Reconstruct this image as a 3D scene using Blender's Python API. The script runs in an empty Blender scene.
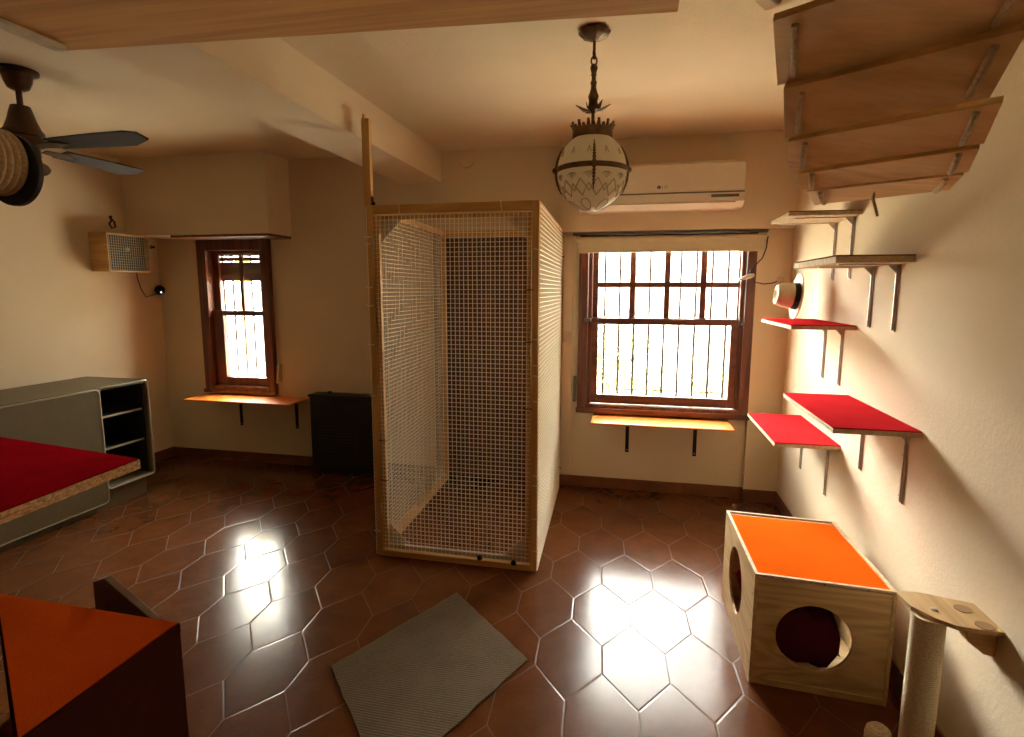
import bpy, bmesh, math, random
from mathutils import Vector, Matrix
random.seed(7)
S = bpy.context.scene
COL = S.collection
PI = math.pi

# ------------------------------------------------------------------ camera
cam_d = bpy.data.cameras.new('camera'); cam = bpy.data.objects.new('camera', cam_d); COL.objects.link(cam)
cam_d.sensor_fit = 'HORIZONTAL'; cam_d.sensor_width = 36.0; cam_d.lens = 36.0*567.66/1024
cam_d.clip_start = 0.03; cam_d.clip_end = 200
yaw, pit, rol = (math.radians(a) for a in (12.351, 7.867, 0.134))
fw = Vector((-math.sin(yaw)*math.cos(pit), math.cos(yaw)*math.cos(pit), -math.sin(pit)))
rt = Vector((math.cos(yaw), math.sin(yaw), 0)); up = rt.cross(fw)
r2 = rt*math.cos(rol)+up*math.sin(rol); u2 = -rt*math.sin(rol)+up*math.cos(rol)
cam.matrix_world = Matrix(((r2.x, u2.x, -fw.x, 0), (r2.y, u2.y, -fw.y, 0), (r2.z, u2.z, -fw.z, 1.6), (0, 0, 0, 1)))
S.camera = cam

# ------------------------------------------------------------------ light and exposure
SKY = 38.0; GLOW = 5.0
w = bpy.data.worlds.new('sky'); S.world = w; w.use_nodes = True
bg = w.node_tree.nodes['Background']; bg.inputs[0].default_value = (1.0, 0.965, 0.88, 1); 
wt = w.node_tree     # hazy sky: uniform, with a broad brighter lobe where the veiled sun stands
_tc = wt.nodes.new('ShaderNodeTexCoord'); _dp = wt.nodes.new('ShaderNodeVectorMath'); _dp.operation = 'DOT_PRODUCT'
_az, _el = math.radians(20), math.radians(19)
_dp.inputs[1].default_value = (-math.sin(_az)*math.cos(_el), math.cos(_az)*math.cos(_el), math.sin(_el))
_m1 = wt.nodes.new('ShaderNodeMath'); _m1.operation = 'MULTIPLY_ADD'; _m1.inputs[1].default_value = 28.0; _m1.inputs[2].default_value = -28.0
_m2 = wt.nodes.new('ShaderNodeMath'); _m2.operation = 'EXPONENT'
_m3 = wt.nodes.new('ShaderNodeMath'); _m3.operation = 'MULTIPLY_ADD'; _m3.inputs[1].default_value = GLOW*SKY; _m3.inputs[2].default_value = SKY
wt.links.new(_tc.outputs['Generated'], _dp.inputs[0]); wt.links.new(_dp.outputs['Value'], _m1.inputs[0]); wt.links.new(_m1.outputs[0], _m2.inputs[0])
wt.links.new(_m2.outputs[0], _m3.inputs[0]); wt.links.new(_m3.outputs[0], bg.inputs[1])
sun_d = bpy.data.lights.new('sun', 'SUN'); sun_d.energy = 150; sun_d.angle = .01; sun_d.color = (1, .95, .82)
sun = bpy.data.objects.new('sun', sun_d); COL.objects.link(sun); sun.location = (0, -3, 12)
sun.rotation_euler = Vector((.10, .50, -.86)).to_track_quat('-Z', 'Y').to_euler()      # second sun added behind the house; garden bounce brightens the ceiling
def portal(name, x, z, sx, sz, y=4.80):
    l = bpy.data.lights.new(name, 'AREA'); l.shape = 'RECTANGLE'; l.size = sx; l.size_y = sz
    l.cycles.is_portal = True
    o = bpy.data.objects.new(name, l); COL.objects.link(o); o.location = (x, y, z); o.rotation_euler = (-PI/2, 0, 0)
    return o
portal('window_daylight', 0.2, 1.33, 1.3, 1.4)
portal('window_daylight', -3.52, 1.33, 0.75, 1.4)
S.view_settings.view_transform = 'Standard'; S.view_settings.look = 'None'
S.view_settings.gamma = 1.0; S.view_settings.use_curve_mapping = False
S.view_settings.exposure = 0.30
S.cycles.max_bounces = 10; S.cycles.diffuse_bounces = 6; S.cycles.glossy_bounces = 4
S.cycles.transparent_max_bounces = 16; S.cycles.transmission_bounces = 6
S.cycles.use_denoising = True
S.cycles.use_guiding = True; S.cycles.use_surface_guiding = True; S.cycles.surface_guiding_probability = .5; S.cycles.guiding_training_samples = 32
S.cycles.sample_clamp_indirect = 8
S.cycles.caustics_reflective = False; S.cycles.caustics_refractive = False

# ------------------------------------------------------------------ materials
def mat(name):
    m = bpy.data.materials.new(name); m.use_nodes = True
    nt = m.node_tree; return m, nt, nt.nodes['Principled BSDF']
def N(nt, t, **k):
    n = nt.nodes.new(t)
    for a, b in k.items(): setattr(n, a, b)
    return n
def setv(bs, **k):
    for a, b in k.items():
        bs.inputs[a.replace('_', ' ')].default_value = b
def ramp(nt, fac, stops):
    r = N(nt, 'ShaderNodeValToRGB'); e = r.color_ramp.elements
    while len(e) < len(stops): e.new(0.5)
    for i, (p, c) in enumerate(stops): e[i].position = p; e[i].color = (*c, 1)
    nt.links.new(fac, r.inputs[0]); return r.outputs[0]
def coords(nt, scale=(1, 1, 1), rot=(0, 0, 0)):
    tc = N(nt, 'ShaderNodeTexCoord'); mp = N(nt, 'ShaderNodeMapping')
    mp.inputs['Scale'].default_value = scale; mp.inputs['Rotation'].default_value = rot
    nt.links.new(tc.outputs['Object'], mp.inputs[0]); return mp.outputs[0]
def noise(nt, vec, scale, detail=4, rough=.55, dist=0):
    n = N(nt, 'ShaderNodeTexNoise'); n.inputs['Scale'].default_value = scale; n.inputs['Detail'].default_value = detail
    n.inputs['Roughness'].default_value = rough; n.inputs['Distortion'].default_value = dist
    nt.links.new(vec, n.inputs['Vector']); return n.outputs[0]
def bump(nt, bs, h, strength=.3, dist=.01):
    b = N(nt, 'ShaderNodeBump'); b.inputs['Strength'].default_value = strength; b.inputs['Distance'].default_value = dist
    nt.links.new(h, b.inputs['Height']); nt.links.new(b.outputs[0], bs.inputs['Normal'])
def plain(name, c, rough=.6, metal=0, var=.12, scale=20, bmp=0):
    m, nt, bs = mat(name); v = coords(nt)
    n = noise(nt, v, scale)
    c2 = tuple(x*(1-var) for x in c)
    nt.links.new(ramp(nt, n, [(.3, c2), (.7, c)]), bs.inputs['Base Color'])
    setv(bs, Roughness=rough, Metallic=metal)
    if bmp: bump(nt, bs, noise(nt, v, scale*4), bmp, .004)
    return m
def plaster(name, c, c2, bs_=.25):
    m, nt, bs = mat(name); v = coords(nt)
    n = noise(nt, v, 1.3, 5)
    nt.links.new(ramp(nt, n, [(.35, c2), (.65, c)]), bs.inputs['Base Color'])
    setv(bs, Roughness=.85)
    bump(nt, bs, noise(nt, v, 60, 6, .65), bs_, .006)
    return m
def wood(name, c, c2, axis=0, rough=.5, rings=9, stretch=.12, knots=True):
    """grain runs along axis"""
    m, nt, bs = mat(name)
    sc = [1, 1, 1]; sc[axis] = stretch
    v = coords(nt, sc)
    big = noise(nt, v, 3.5, 3, .5, .6)
    mul = N(nt, 'ShaderNodeMath', operation='MULTIPLY'); mul.inputs[1].default_value = rings
    nt.links.new(big, mul.inputs[0])
    sn = N(nt, 'ShaderNodeMath', operation='PINGPONG'); sn.inputs[1].default_value = .5; nt.links.new(mul.outputs[0], sn.inputs[0])
    fine = noise(nt, coords(nt, [(.6 if i == axis else 25) for i in range(3)]), 3, 4, .6)
    mx = N(nt, 'ShaderNodeMath', operation='MULTIPLY_ADD'); mx.inputs[1].default_value = 1.2
    nt.links.new(sn.outputs[0], mx.inputs[0]); nt.links.new(fine, mx.inputs[2])
    s2 = N(nt, 'ShaderNodeMath', operation='SUBTRACT'); s2.inputs[1].default_value = .3; nt.links.new(mx.outputs[0], s2.inputs[0])
    nt.links.new(ramp(nt, s2.outputs[0], [(.15, c2), (.75, c)]), bs.inputs['Base Color'])
    setv(bs, Roughness=rough)
    bump(nt, bs, s2.outputs[0], .08, .003)
    return m
def carpet(name, c, c2, rough=.95, rib=None):
    m, nt, bs = mat(name); v = coords(nt)
    n = noise(nt, v, 260, 3)
    n2 = noise(nt, v, 6, 3)
    a = N(nt, 'ShaderNodeMath', operation='MULTIPLY_ADD'); a.inputs[1].default_value = .35; nt.links.new(n2, a.inputs[0]); 
    b = N(nt, 'ShaderNodeMath', operation='MULTIPLY'); b.inputs[1].default_value = .65; nt.links.new(n, b.inputs[0]); nt.links.new(b.outputs[0], a.inputs[2])
    h = a.outputs[0]
    if rib:
        wv = N(nt, 'ShaderNodeTexWave', bands_direction='Y'); wv.inputs['Scale'].default_value = rib; wv.inputs['Distortion'].default_value = 1.5
        wv.inputs['Detail'].default_value = 2; wv.inputs['Detail Scale'].default_value = 6
        nt.links.new(v, wv.inputs['Vector'])
        q = N(nt, 'ShaderNodeMath', operation='MULTIPLY_ADD'); q.inputs[1].default_value = .35
        nt.links.new(wv.outputs[1], q.inputs[0]); nt.links.new(h, q.inputs[2])
        q2 = N(nt, 'ShaderNodeMath', operation='SUBTRACT'); q2.inputs[1].default_value = .17; nt.links.new(q.outputs[0], q2.inputs[0]); h = q2.outputs[0]
    nt.links.new(ramp(nt, h, [(.3, c2), (.65, c)]), bs.inputs['Base Color'])
    setv(bs, Roughness=rough); bs.inputs['Specular IOR Level'].default_value = 0; bs.inputs['IOR'].default_value = 1.01
    bump(nt, bs, h, .5, .004)
    return m
def glassy(name, tint=(1, 1, 1), gloss=.06):
    m = bpy.data.materials.new(name); m.use_nodes = True; nt = m.node_tree; nt.nodes.clear()
    o = N(nt, 'ShaderNodeOutputMaterial'); t = N(nt, 'ShaderNodeBsdfTransparent'); g = N(nt, 'ShaderNodeBsdfGlossy'); x = N(nt, 'ShaderNodeMixShader')
    t.inputs[0].default_value = (*tint, 1); g.inputs['Roughness'].default_value = .02; x.inputs[0].default_value = gloss
    nt.links.new(t.outputs[0], x.inputs[1]); nt.links.new(g.outputs[0], x.inputs[2]); nt.links.new(x.outputs[0], o.inputs[0])
    return m

WALLC = (.74, .61, .43); WALLD = (.70, .57, .395)
M = {}
M['wall'] = plaster('cream_plaster', WALLC, WALLD)
M['ceil'] = plaster('ceiling_plaster', (.75, .62, .43), (.70, .57, .39), .35)
M['pine'] = wood('pine', (.70, .43, .16), (.52, .29, .09), 2, .5, 7)
M['pine_x'] = wood('pine_across', (.70, .43, .16), (.52, .29, .09), 0, .5, 7)
M['pine_y'] = wood('pine_deep', (.70, .43, .16), (.52, .29, .09), 1, .5, 7)
M['ply'] = wood('plywood_face', (.62, .42, .20), (.44, .27, .115), 0, .55, 12, .2)
M['ply_y'] = wood('plywood_side', (.62, .42, .20), (.46, .29, .125), 1, .55, 12, .2)
M['ply_edge'] = plain('plywood_edge', (.68, .52, .31), .7, 0, .35, 60)
M['step'] = wood('step_board', (.88, .63, .31), (.72, .47, .20), 0, .6, 6, .08)
M['plat'] = wood('overhead_board', (.66, .35, .105), (.50, .24, .065), 0, .85, 6, .08)
M['batten'] = plain('pale_batten', (.62, .52, .38), .7, 0, .2, 30)
M['dark'] = wood('dark_window_wood', (.17, .045, .016), (.075, .020, .008), 2, .38, 8, .1)
M['dark_x'] = wood('dark_window_wood_across', (.17, .045, .016), (.075, .020, .008), 0, .38, 8, .1)
M['door'] = wood('dark_door_wood', (.14, .045, .02), (.075, .024, .011), 2, .5, 8, .1)
M['red'] = carpet('red_carpet', (.56, .026, .032), (.42, .014, .018))
M['brown'] = carpet('brown_carpet', (.26, .10, .05), (.16, .06, .03))
M['dred'] = carpet('deep_red_carpet', (.28, .004, .008), (.19, .002, .005))
M['orange'] = carpet('orange_carpet', (.68, .110, .007), (.54, .080, .005))
M['dorange'] = carpet('burnt_orange_carpet', (.52, .070, .007), (.40, .045, .004))
M['sill'] = wood('orange_lacquered_board', (.88, .27, .035), (.74, .20, .02), 0, .35, 5)
M['rug'] = carpet('grey_ribbed_rug', (.20, .160, .110), (.11, .085, .058), .95, 25)
M['maroon'] = carpet('maroon_cushion', (.10, .012, .022), (.05, .006, .012))
M['pink'] = carpet('pink_cushion', (.42, .05, .10), (.25, .02, .05))
M['blackmetal'] = plain('black_metal', (.012, .012, .013), .4, .6)
M['black'] = plain('black_plastic', (.012, .011, .011), .45)
M['heater'] = plain('black_enamel', (.018, .015, .014), .5, .2)
M['heater2'] = plain('dark_grille', (.045, .04, .036), .45, .4)
M['steel'] = plain('pale_steel', (.62, .58, .52), .4, .35)
M['bronze'] = plain('aged_bronze', (.22, .125, .055), .45, .5, .5, 40)
M['fanmetal'] = plain('antique_fan_metal', (.09, .045, .022), .4, .7, .3, 30)
M['blade'] = wood('fan_blade_wood', (.030, .014, .009), (.015, .007, .004), 0, .8)
M['white'] = plain('white_plastic', (.78, .70, .58), .35, 0, .04)
M['whitewire'] = plain('white_wire', (.92, .85, .68), .45, 0, .05)
M['blind'] = plain('cream_blind', (.66, .56, .38), .6, 0, .06)
M['cab'] = plain('olive_grey_laminate', (.15, .125, .065), .45, 0, .15, 15)
M['cabfront'] = plain('olive_cabinet_front', (.19, .16, .085), .42, 0, .1, 15)
M['cabedge'] = plain('pale_edge_trim', (.40, .37, .25), .4)
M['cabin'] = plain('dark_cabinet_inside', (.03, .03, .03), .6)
M['maroonbox'] = plain('dark_brown_paint', (.05, .013, .009), .92, 0, .2)
for k_ in ('maroonbox',): M[k_].node_tree.nodes['Principled BSDF'].inputs['IOR'].default_value = 1.02
M['bb'] = None
M['rope'] = plain('sisal_rope', (.74, .58, .37), .9, 0, .4, 90, .6)
M['straw'] = plain('straw_hat_weave', (.80, .70, .50), .8, 0, .15, 120, .3)
M['band'] = plain('black_hat_band', (.012, .010, .010), .7)
M['glass'] = glassy('window_glass', (.97, .98, .97), .05)
M['bar'] = plain('window_bar_iron', (.05, .045, .05), .5, .4)
M['garden'] = plain('pale_garden_wall', (.42, .40, .34), .9)
M['paving'] = plain('pale_paving', (.80, .75, .64), .9)
M['leafy'] = plain('sunlit_leaves', (.46, .47, .20), .7, 0, .5, 25)
M['brick'] = plain('orange_brick', (.62, .26, .10), .9)
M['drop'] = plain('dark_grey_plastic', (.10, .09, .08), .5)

def osb():
    m, nt, bs = mat('particle_board_edge'); v = coords(nt, (1, 1, 2.5))
    vo = N(nt, 'ShaderNodeTexVoronoi'); vo.inputs['Scale'].default_value = 70; nt.links.new(v, vo.inputs['Vector'])
    sep = N(nt, 'ShaderNodeSeparateColor'); nt.links.new(vo.outputs['Color'], sep.inputs[0])
    nt.links.new(ramp(nt, sep.outputs[0], [(.1, (.34, .18, .07)), (.9, (.66, .42, .18))]), bs.inputs['Base Color'])
    setv(bs, Roughness=.8); return m
M['osb'] = osb()

def sisal(name, rings, c=(.78, .67, .46), c2=(.58, .47, .29)):
    m, nt, bs = mat(name); v = coords(nt)
    sp = N(nt, 'ShaderNodeSeparateXYZ'); nt.links.new(v, sp.inputs[0])
    mu = N(nt, 'ShaderNodeMath', operation='MULTIPLY'); mu.inputs[1].default_value = rings*2*PI; nt.links.new(sp.outputs[2], mu.inputs[0])
    si = N(nt, 'ShaderNodeMath', operation='SINE'); nt.links.new(mu.outputs[0], si.inputs[0])
    n = noise(nt, v, 150, 3)
    a = N(nt, 'ShaderNodeMath', operation='MULTIPLY_ADD'); a.inputs[1].default_value = .12; nt.links.new(si.outputs[0], a.inputs[0]); nt.links.new(n, a.inputs[2])
    nt.links.new(ramp(nt, a.outputs[0], [(.3, c2), (.62, c)]), bs.inputs['Base Color']); setv(bs, Roughness=.95)
    bump(nt, bs, a.outputs[0], .5, .004); return m
M['sisal'] = sisal('sisal_wrap', 140)

def lampglass():
    m, nt, bs = mat('frosted_cut_glass')
    setv(bs, Base_Color=(.86, .80, .68, 1), Roughness=.32)
    v = coords(nt); n = noise(nt, v, 90, 3); bump(nt, bs, n, .15, .003)
    tr = N(nt, 'ShaderNodeBsdfTranslucent'); tr.inputs[0].default_value = (.88, .80, .66, 1)
    x = N(nt, 'ShaderNodeMixShader'); x.inputs[0].default_value = .55
    out = nt.nodes['Material Output']
    nt.links.new(bs.outputs[0], x.inputs[1]); nt.links.new(tr.outputs[0], x.inputs[2]); nt.links.new(x.outputs[0], out.inputs[0])
    return m
M['lampglass'] = lampglass()
M['cutline'] = plain('cut_glass_line', (.60, .52, .38), .25, 0, .03)
M['cutdark'] = plain('cut_glass_groove', (.42, .35, .25), .3, 0, .1)

def led():
    m, nt, bs = mat('camera_status_light'); bs.inputs['Emission Color'].default_value = (1, .95, .85, 1); bs.inputs['Emission Strength'].default_value = 3; return m
M['led'] = led()

def floor_mat():
    m, nt, bs = mat('hexagonal_terracotta')
    L = nt.links
    def val(x):
        return x
    def mth(op, a, b=None, c=None):
        n = N(nt, 'ShaderNodeMath', operation=op)
        for i, q in enumerate((a, b, c)):
            if q is None: continue
            if isinstance(q, (int, float)): n.inputs[i].default_value = q
            else: L.new(q, n.inputs[i])
        return n.outputs[0]
    tc = N(nt, 'ShaderNodeTexCoord'); mp = N(nt, 'ShaderNodeMapping'); mp.vector_type = 'POINT'
    L.new(tc.outputs['Object'], mp.inputs[0])
    sp = N(nt, 'ShaderNodeSeparateXYZ'); L.new(mp.outputs[0], sp.inputs[0])
    W = .2808; P = .377; SL = .187/.1404; HY = .095+.187
    # a hexagon centre at (-0.010, 3.07); lines of tiles drift slightly with depth
    dx = mth('ADD', sp.outputs[0], mth('MULTIPLY', mth('SUBTRACT', sp.outputs[1], 3.07), .062))
    x = mth('ADD', dx, .010+100*W); y = mth('ADD', sp.outputs[1], -3.07+100*P)
    outs = []
    for k in (0, 1):
        xx = mth('ADD', x, k*W/2); yy = mth('ADD', y, k*P)
        ix = mth('FLOOR', mth('ADD', mth('DIVIDE', xx, W), .5)); iy = mth('FLOOR', mth('ADD', mth('DIVIDE', yy, 2*P), .5))
        ax = mth('ABSOLUTE', mth('SUBTRACT', xx, mth('MULTIPLY', ix, W)))
        ay = mth('ABSOLUTE', mth('SUBTRACT', yy, mth('MULTIPLY', iy, 2*P)))
        d1 = mth('SUBTRACT', W/2, ax)
        d2 = mth('DIVIDE', mth('SUBTRACT', mth('SUBTRACT', HY, mth('MULTIPLY', ax, SL)), ay), math.sqrt(1+SL*SL))
        d = mth('MINIMUM', d1, d2)
        idv = mth('ADD', mth('MULTIPLY', ix, 12.97+k*3.3), mth('MULTIPLY', iy, 78.23+k*7.1))
        outs.append((d, idv))
    (dA, iA), (dB, iB) = outs
    d = mth('MAXIMUM', dA, dB)
    inA = mth('GREATER_THAN', dA, dB)
    cid = mth('ADD', mth('MULTIPLY', inA, iA), mth('MULTIPLY', mth('SUBTRACT', 1, inA), mth('ADD', iB, 33.3)))
    wn = N(nt, 'ShaderNodeTexWhiteNoise', noise_dimensions='1D'); L.new(cid, wn.inputs['W'])
    grout = mth('SUBTRACT', 1, mth('SMOOTH_MIN', mth('DIVIDE', mth('MAXIMUM', mth('SUBTRACT', d, .0013), 0), .0012), 1, .1))
    v = mp.outputs[0]
    n1 = noise(nt, v, 7, 6, .6, .4); n2 = noise(nt, v, 45, 4)
    f = mth('ADD', mth('MULTIPLY', n1, .75), mth('MULTIPLY', n2, .25))
    f = mth('ADD', f, mth('MULTIPLY', mth('SUBTRACT', wn.outputs[0], .5), .16))
    tile = ramp(nt, f, [(.3, (.100, .030, .0085)), (.5, (.122, .038, .0105)), (.72, (.155, .052, .0145))])
    mx = N(nt, 'ShaderNodeMix', data_type='RGBA'); L.new(grout, mx.inputs[0]); L.new(tile, mx.inputs[6]); mx.inputs[7].default_value = (.11, .050, .02, 1)
    L.new(mx.outputs[2], bs.inputs['Base Color'])
    r = mth('ADD', mth('MULTIPLY', n1, .02), .195); r = mth('ADD', r, mth('MULTIPLY', grout, .28)); L.new(r, bs.inputs['Roughness'])
    bs.inputs['Specular IOR Level'].default_value = .27
    edge = mth('MINIMUM', mth('DIVIDE', d, .007), 1)
    h = edge
    bump(nt, bs, h, .28, .003)
    return m
M['floor'] = floor_mat()
def bb():
    m, nt, bs = mat('terracotta_skirting'); v = coords(nt)
    nt.links.new(ramp(nt, noise(nt, v, 9, 5), [(.3, (.12, .04, .015)), (.7, (.20, .07, .025))]), bs.inputs['Base Color']); setv(bs, Roughness=.35); return m
M['bb'] = bb()

# ------------------------------------------------------------------ mesh helpers (all shapes given in world metres)
class MB:
    def __init__(s): s.bm = bmesh.new()
    def box(s, a, b, m=None):
        (x0, y0, z0), (x1, y1, z1) = a, b
        vs = [s.bm.verts.new((x, y, z)) for x in (x0, x1) for y in (y0, y1) for z in (z0, z1)]
        if m is not None:
            for v in vs: v.co = m @ v.co
        for q in ((0, 1, 3, 2), (4, 6, 7, 5), (0, 4, 5, 1), (2, 3, 7, 6), (0, 2, 6, 4), (1, 5, 7, 3)): s.bm.faces.new([vs[i] for i in q])
        return s
    def hexa(s, bot, top):
        vs = [s.bm.verts.new(p) for p in list(bot)+list(top)]; n = len(bot)
        s.bm.faces.new(vs[:n][::-1]); s.bm.faces.new(vs[n:])
        for i in range(n): j = (i+1) % n; s.bm.faces.new([vs[i], vs[j], vs[n+j], vs[n+i]])
        return s
    def prism(s, pts, d):
        """pts: 3-D polygon, d: extrusion vector"""
        d = Vector(d); return s.hexa(pts, [Vector(p)+d for p in pts])
    def tube(s, path, r, seg=8, closed=False):
        path = [Vector(p) for p in path]; n = len(path); rings = []
        rs = r if isinstance(r, (list, tuple)) else [r]*n
        prev = None
        for i, p in enumerate(path):
            if closed: t = (path[(i+1) % n]-path[i-1])
            else: t = path[min(i+1, n-1)]-path[max(i-1, 0)]
            t.normalize()
            if prev is None:
                a = Vector((0, 0, 1)) if abs(t.z) < .9 else Vector((1, 0, 0)); u = t.cross(a).normalized()
            else:
                u = (prev - t*prev.dot(t)).normalized()
            prev = u; v = t.cross(u)
            rings.append([s.bm.verts.new(p+(u*math.cos(2*PI*k/seg)+v*math.sin(2*PI*k/seg))*rs[i]) for k in range(seg)])
        m = n if closed else n-1
        for i in range(m):
            a, b = rings[i], rings[(i+1) % n]
            for k in range(seg): s.bm.faces.new([a[k], a[(k+1) % seg], b[(k+1) % seg], b[k]])
        if not closed: s.bm.faces.new(rings[0][::-1]); s.bm.faces.new(rings[-1])
        return s
    def lathe(s, prof, mtx, seg=32, cap=True, wob=None):
        """prof: (radius, height) pairs about local z of mtx"""
        rings = []
        for r, h in prof:
            rings.append([s.bm.verts.new(mtx @ Vector((max(r, 1e-4)*math.cos(2*PI*k/seg)*(wob(k/seg) if wob else 1), max(r, 1e-4)*math.sin(2*PI*k/seg)*(wob(k/seg) if wob else 1), h))) for k in range(seg)])
        for a, b in zip(rings, rings[1:]):
            for k in range(seg): s.bm.faces.new([a[k], a[(k+1) % seg], b[(k+1) % seg], b[k]])
        if cap: s.bm.faces.new(rings[0][::-1]); s.bm.faces.new(rings[-1])
        return s
    def sphere(s, c, r, seg=16, rings=10, sc=(1, 1, 1)):
        m = Matrix.Translation(c) @ Matrix.Diagonal((*sc, 1))
        prof = [(r*math.sin(PI*i/rings), -r*math.cos(PI*i/rings)) for i in range(rings+1)]
        return s.lathe(prof, m, seg, True)
def T(x, y, z): return Matrix.Translation((x, y, z))
def axis(p, d):
    """matrix whose z axis points along d from p"""
    return Matrix.Translation(p) @ Vector(d).to_track_quat('Z', 'Y').to_matrix().to_4x4()
def rootloc(o):
    while o.parent: o = o.parent
    return Vector(o.get('_at', (0, 0, 0)))
def obj(name, mb, m, parent=None, at=None, smooth=False, bevel=0, label=None):
    bmesh.ops.recalc_face_normals(mb.bm, faces=mb.bm.faces)
    off = ORG.get(top(parent), Vector()) if parent else Vector(at or (0, 0, 0))
    for v in mb.bm.verts: v.co -= off
    me = bpy.data.meshes.new(name); mb.bm.to_mesh(me); mb.bm.free()
    me.materials.append(m)
    if smooth:
        for f in me.polygons: f.use_smooth = True
        me.set_sharp_from_angle(angle=math.radians(40))
    o = bpy.data.objects.new(name, me); COL.objects.link(o)
    if parent: o.parent = parent
    else: o.location = off; ORG[o.name] = off
    if bevel:
        b = o.modifiers.new('edge', 'BEVEL'); b.width = bevel; b.segments = 2; b.limit_method = 'ANGLE'
    if label: o['label'] = label
    return o
ORG = {}
def top(o):
    while o.parent: o = o.parent
    return o.name
def thing(name, label, cat, at, group=None):
    o = bpy.data.objects.new(name, None); COL.objects.link(o); o.location = at; o.empty_display_size = .05
    o['label'] = label; o['category'] = cat
    if group: o['group'] = group
    ORG[o.name] = Vector(at); return o
def tag(o, label, cat, group=None):
    o['label'] = label; o['category'] = cat
    if group: o['group'] = group
    return o
def struct(name, mb, m, **k):
    o = obj(name, mb, m, **k)
    if not o.parent: o['kind'] = 'structure'
    return o
def sroot(name, at):
    o = bpy.data.objects.new(name, None); COL.objects.link(o); o.location = at; o['kind'] = 'structure'; ORG[o.name] = Vector(at); return o

# ------------------------------------------------------------------ room shell
XL, XR, YB, YF, H = -4.35, 1.075, 4.52, -1.3, 2.70
struct('floor', MB().box((XL-.2, YF-.2, -.1), (XR+.2, YB+.25, 0)), M['floor'])
struct('ceiling', MB().box((XL-.2, YF-.2, H), (XR+.2, YB+.25, H+.15)), M['ceil'])
struct('wall_right', MB().box((XR, YF-.2, 0), (XR+.2, YB+.25, H)), M['wall'])
struct('wall_front', MB().box((XL, YF-.2, 0), (XR, YF, H)), plain('bounce_cutting_brown', (.16, .085, .045), .8))  # unseen wall; its dark colour is added to cut bounce on the foreground
struct('wall_left', MB().box((XL-.2, YF-.2, 0), (XL, YB+.25, H)), M['wall'])
# back wall around the two windows and the dark door
mb = MB()
LW = (-3.87, -3.19, .67, 2.03); RW = (-.43, .82, .65, 2.02); DR = (-1.66, -.64, 0, 2.05)
def seg(x0, x1, z0=0, z1=H): mb.box((x0, YB, z0), (x1, YB+.25, z1))
seg(XL, LW[0]); seg(LW[0], LW[1], 0, LW[2]); seg(LW[0], LW[1], LW[3], H); seg(LW[1], DR[0]); seg(DR[0], DR[1], DR[3], H)
seg(DR[1], RW[0]); seg(RW[0], RW[1], 0, RW[2]); seg(RW[0], RW[1], RW[3], H); seg(RW[1], XR)
struct('wall_back', mb, M['wall'])
struct('trim_1', MB().box((.84, 4.475, 0), (XR, YB, 2.04)), M['wall'])                 # shallow pilaster
struct('trim_2', MB().box((-.587, 4.42, 2.04), (XR, YB, H)), M['wall'])                # boxed casing over the right window
struct('trim_3', MB().box((XL, 4.20, 2.055), (-2.955, YB, H)), M['wall'])              # boxed casing over the left window
struct('trim_4', MB().box((-1.93, YF, 2.463), (-1.58, YB, H)), M['ceil'])              # ceiling beam
bh = .092
struct('baseboard_back', MB().box((XL, YB-.012, 0), (-1.662, YB, bh)).box((-.638, YB-.012, 0), (.84, YB, bh)).box((.828, 4.463, 0), (XR, 4.475, bh)).box((.828, 4.463, 0), (.84, YB, bh)), M['bb'], bevel=.003)
struct('baseboard_right', MB().box((XR-.012, YF, 0), (XR, 4.46, bh)), M['bb'], bevel=.003)
struct('baseboard_left', MB().box((XL, YF, 0), (XL+.012, YB-.012, bh)), M['bb'], bevel=.003)

# dark back door behind the cage
d = sroot('door_1', (-1.07, YB, 0))
obj('door_leaf', MB().box((-1.63, YB+.03, .01), (-.67, YB+.07, 2.02)), M['door'], d)
for z0, z1 in ((.15, .85), (.98, 1.90)):
    for x0, x1 in ((-1.52, -1.19), (-1.10, -.77)): obj('door_panel', MB().box((x0, YB+.015, z0), (x1, YB+.03, z1)), M['door'], d, bevel=.008)
obj('door_frame', MB().box((-1.66, YB-.012, 0), (-1.615, YB+.1, 2.05)).box((-.685, YB-.012, 0), (-.64, YB+.1, 2.05)).box((-1.615, YB-.012, 2.015), (-.685, YB+.1, 2.05)), M['door'], d, bevel=.003)
obj('door_handle', MB().tube([(-.74, YB+.03, 1.0), (-.74, YB-.02, 1.0), (-.85, YB-.025, 1.0)], .009), M['bronze'], d, smooth=True)
obj('door_back', MB().box((-1.68, YB+.1, 0), (-.62, YB+.12, 2.06)), M['door'], d)

# ------------------------------------------------------------------ right window
w1 = sroot('window_1', (.2, YB, .63))
F = MB()
F.box((-.447, YB-.045, .632), (-.375, YB+.12, 2.02)).box((.775, YB-.045, .632), (.843, YB+.12, 2.02)).box((-.375, YB-.045, .632), (.775, YB+.12, .70)).box((-.375, YB-.02, 1.99), (.775, YB+.12, 2.02))
obj('window_frame', F, M['dark'], w1, bevel=.006)
obj('sill_lip', MB().box((-.455, YB-.06, .632), (.851, YB-.045, .672)), M['dark_x'], w1, bevel=.003)
for x in (-.375, .745): obj('frame_bead', MB().box((x, YB-.01, .70), (x+.03, YB+.06, 2.0)), M['dark'], w1, bevel=.003)
LS = MB()   # lower sash
y0, y1 = YB+.0, YB+.035
LS.box((-.345, y0, .705), (-.295, y1, 1.385)).box((.695, y0, .705), (.745, y1, 1.385)).box((-.295, y0, .705), (.695, y1, .775)).box((-.295, y0, 1.335), (.695, y1, 1.385))
lo = obj('lower_sash', LS, M['dark_x'], w1, bevel=.004)
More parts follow.
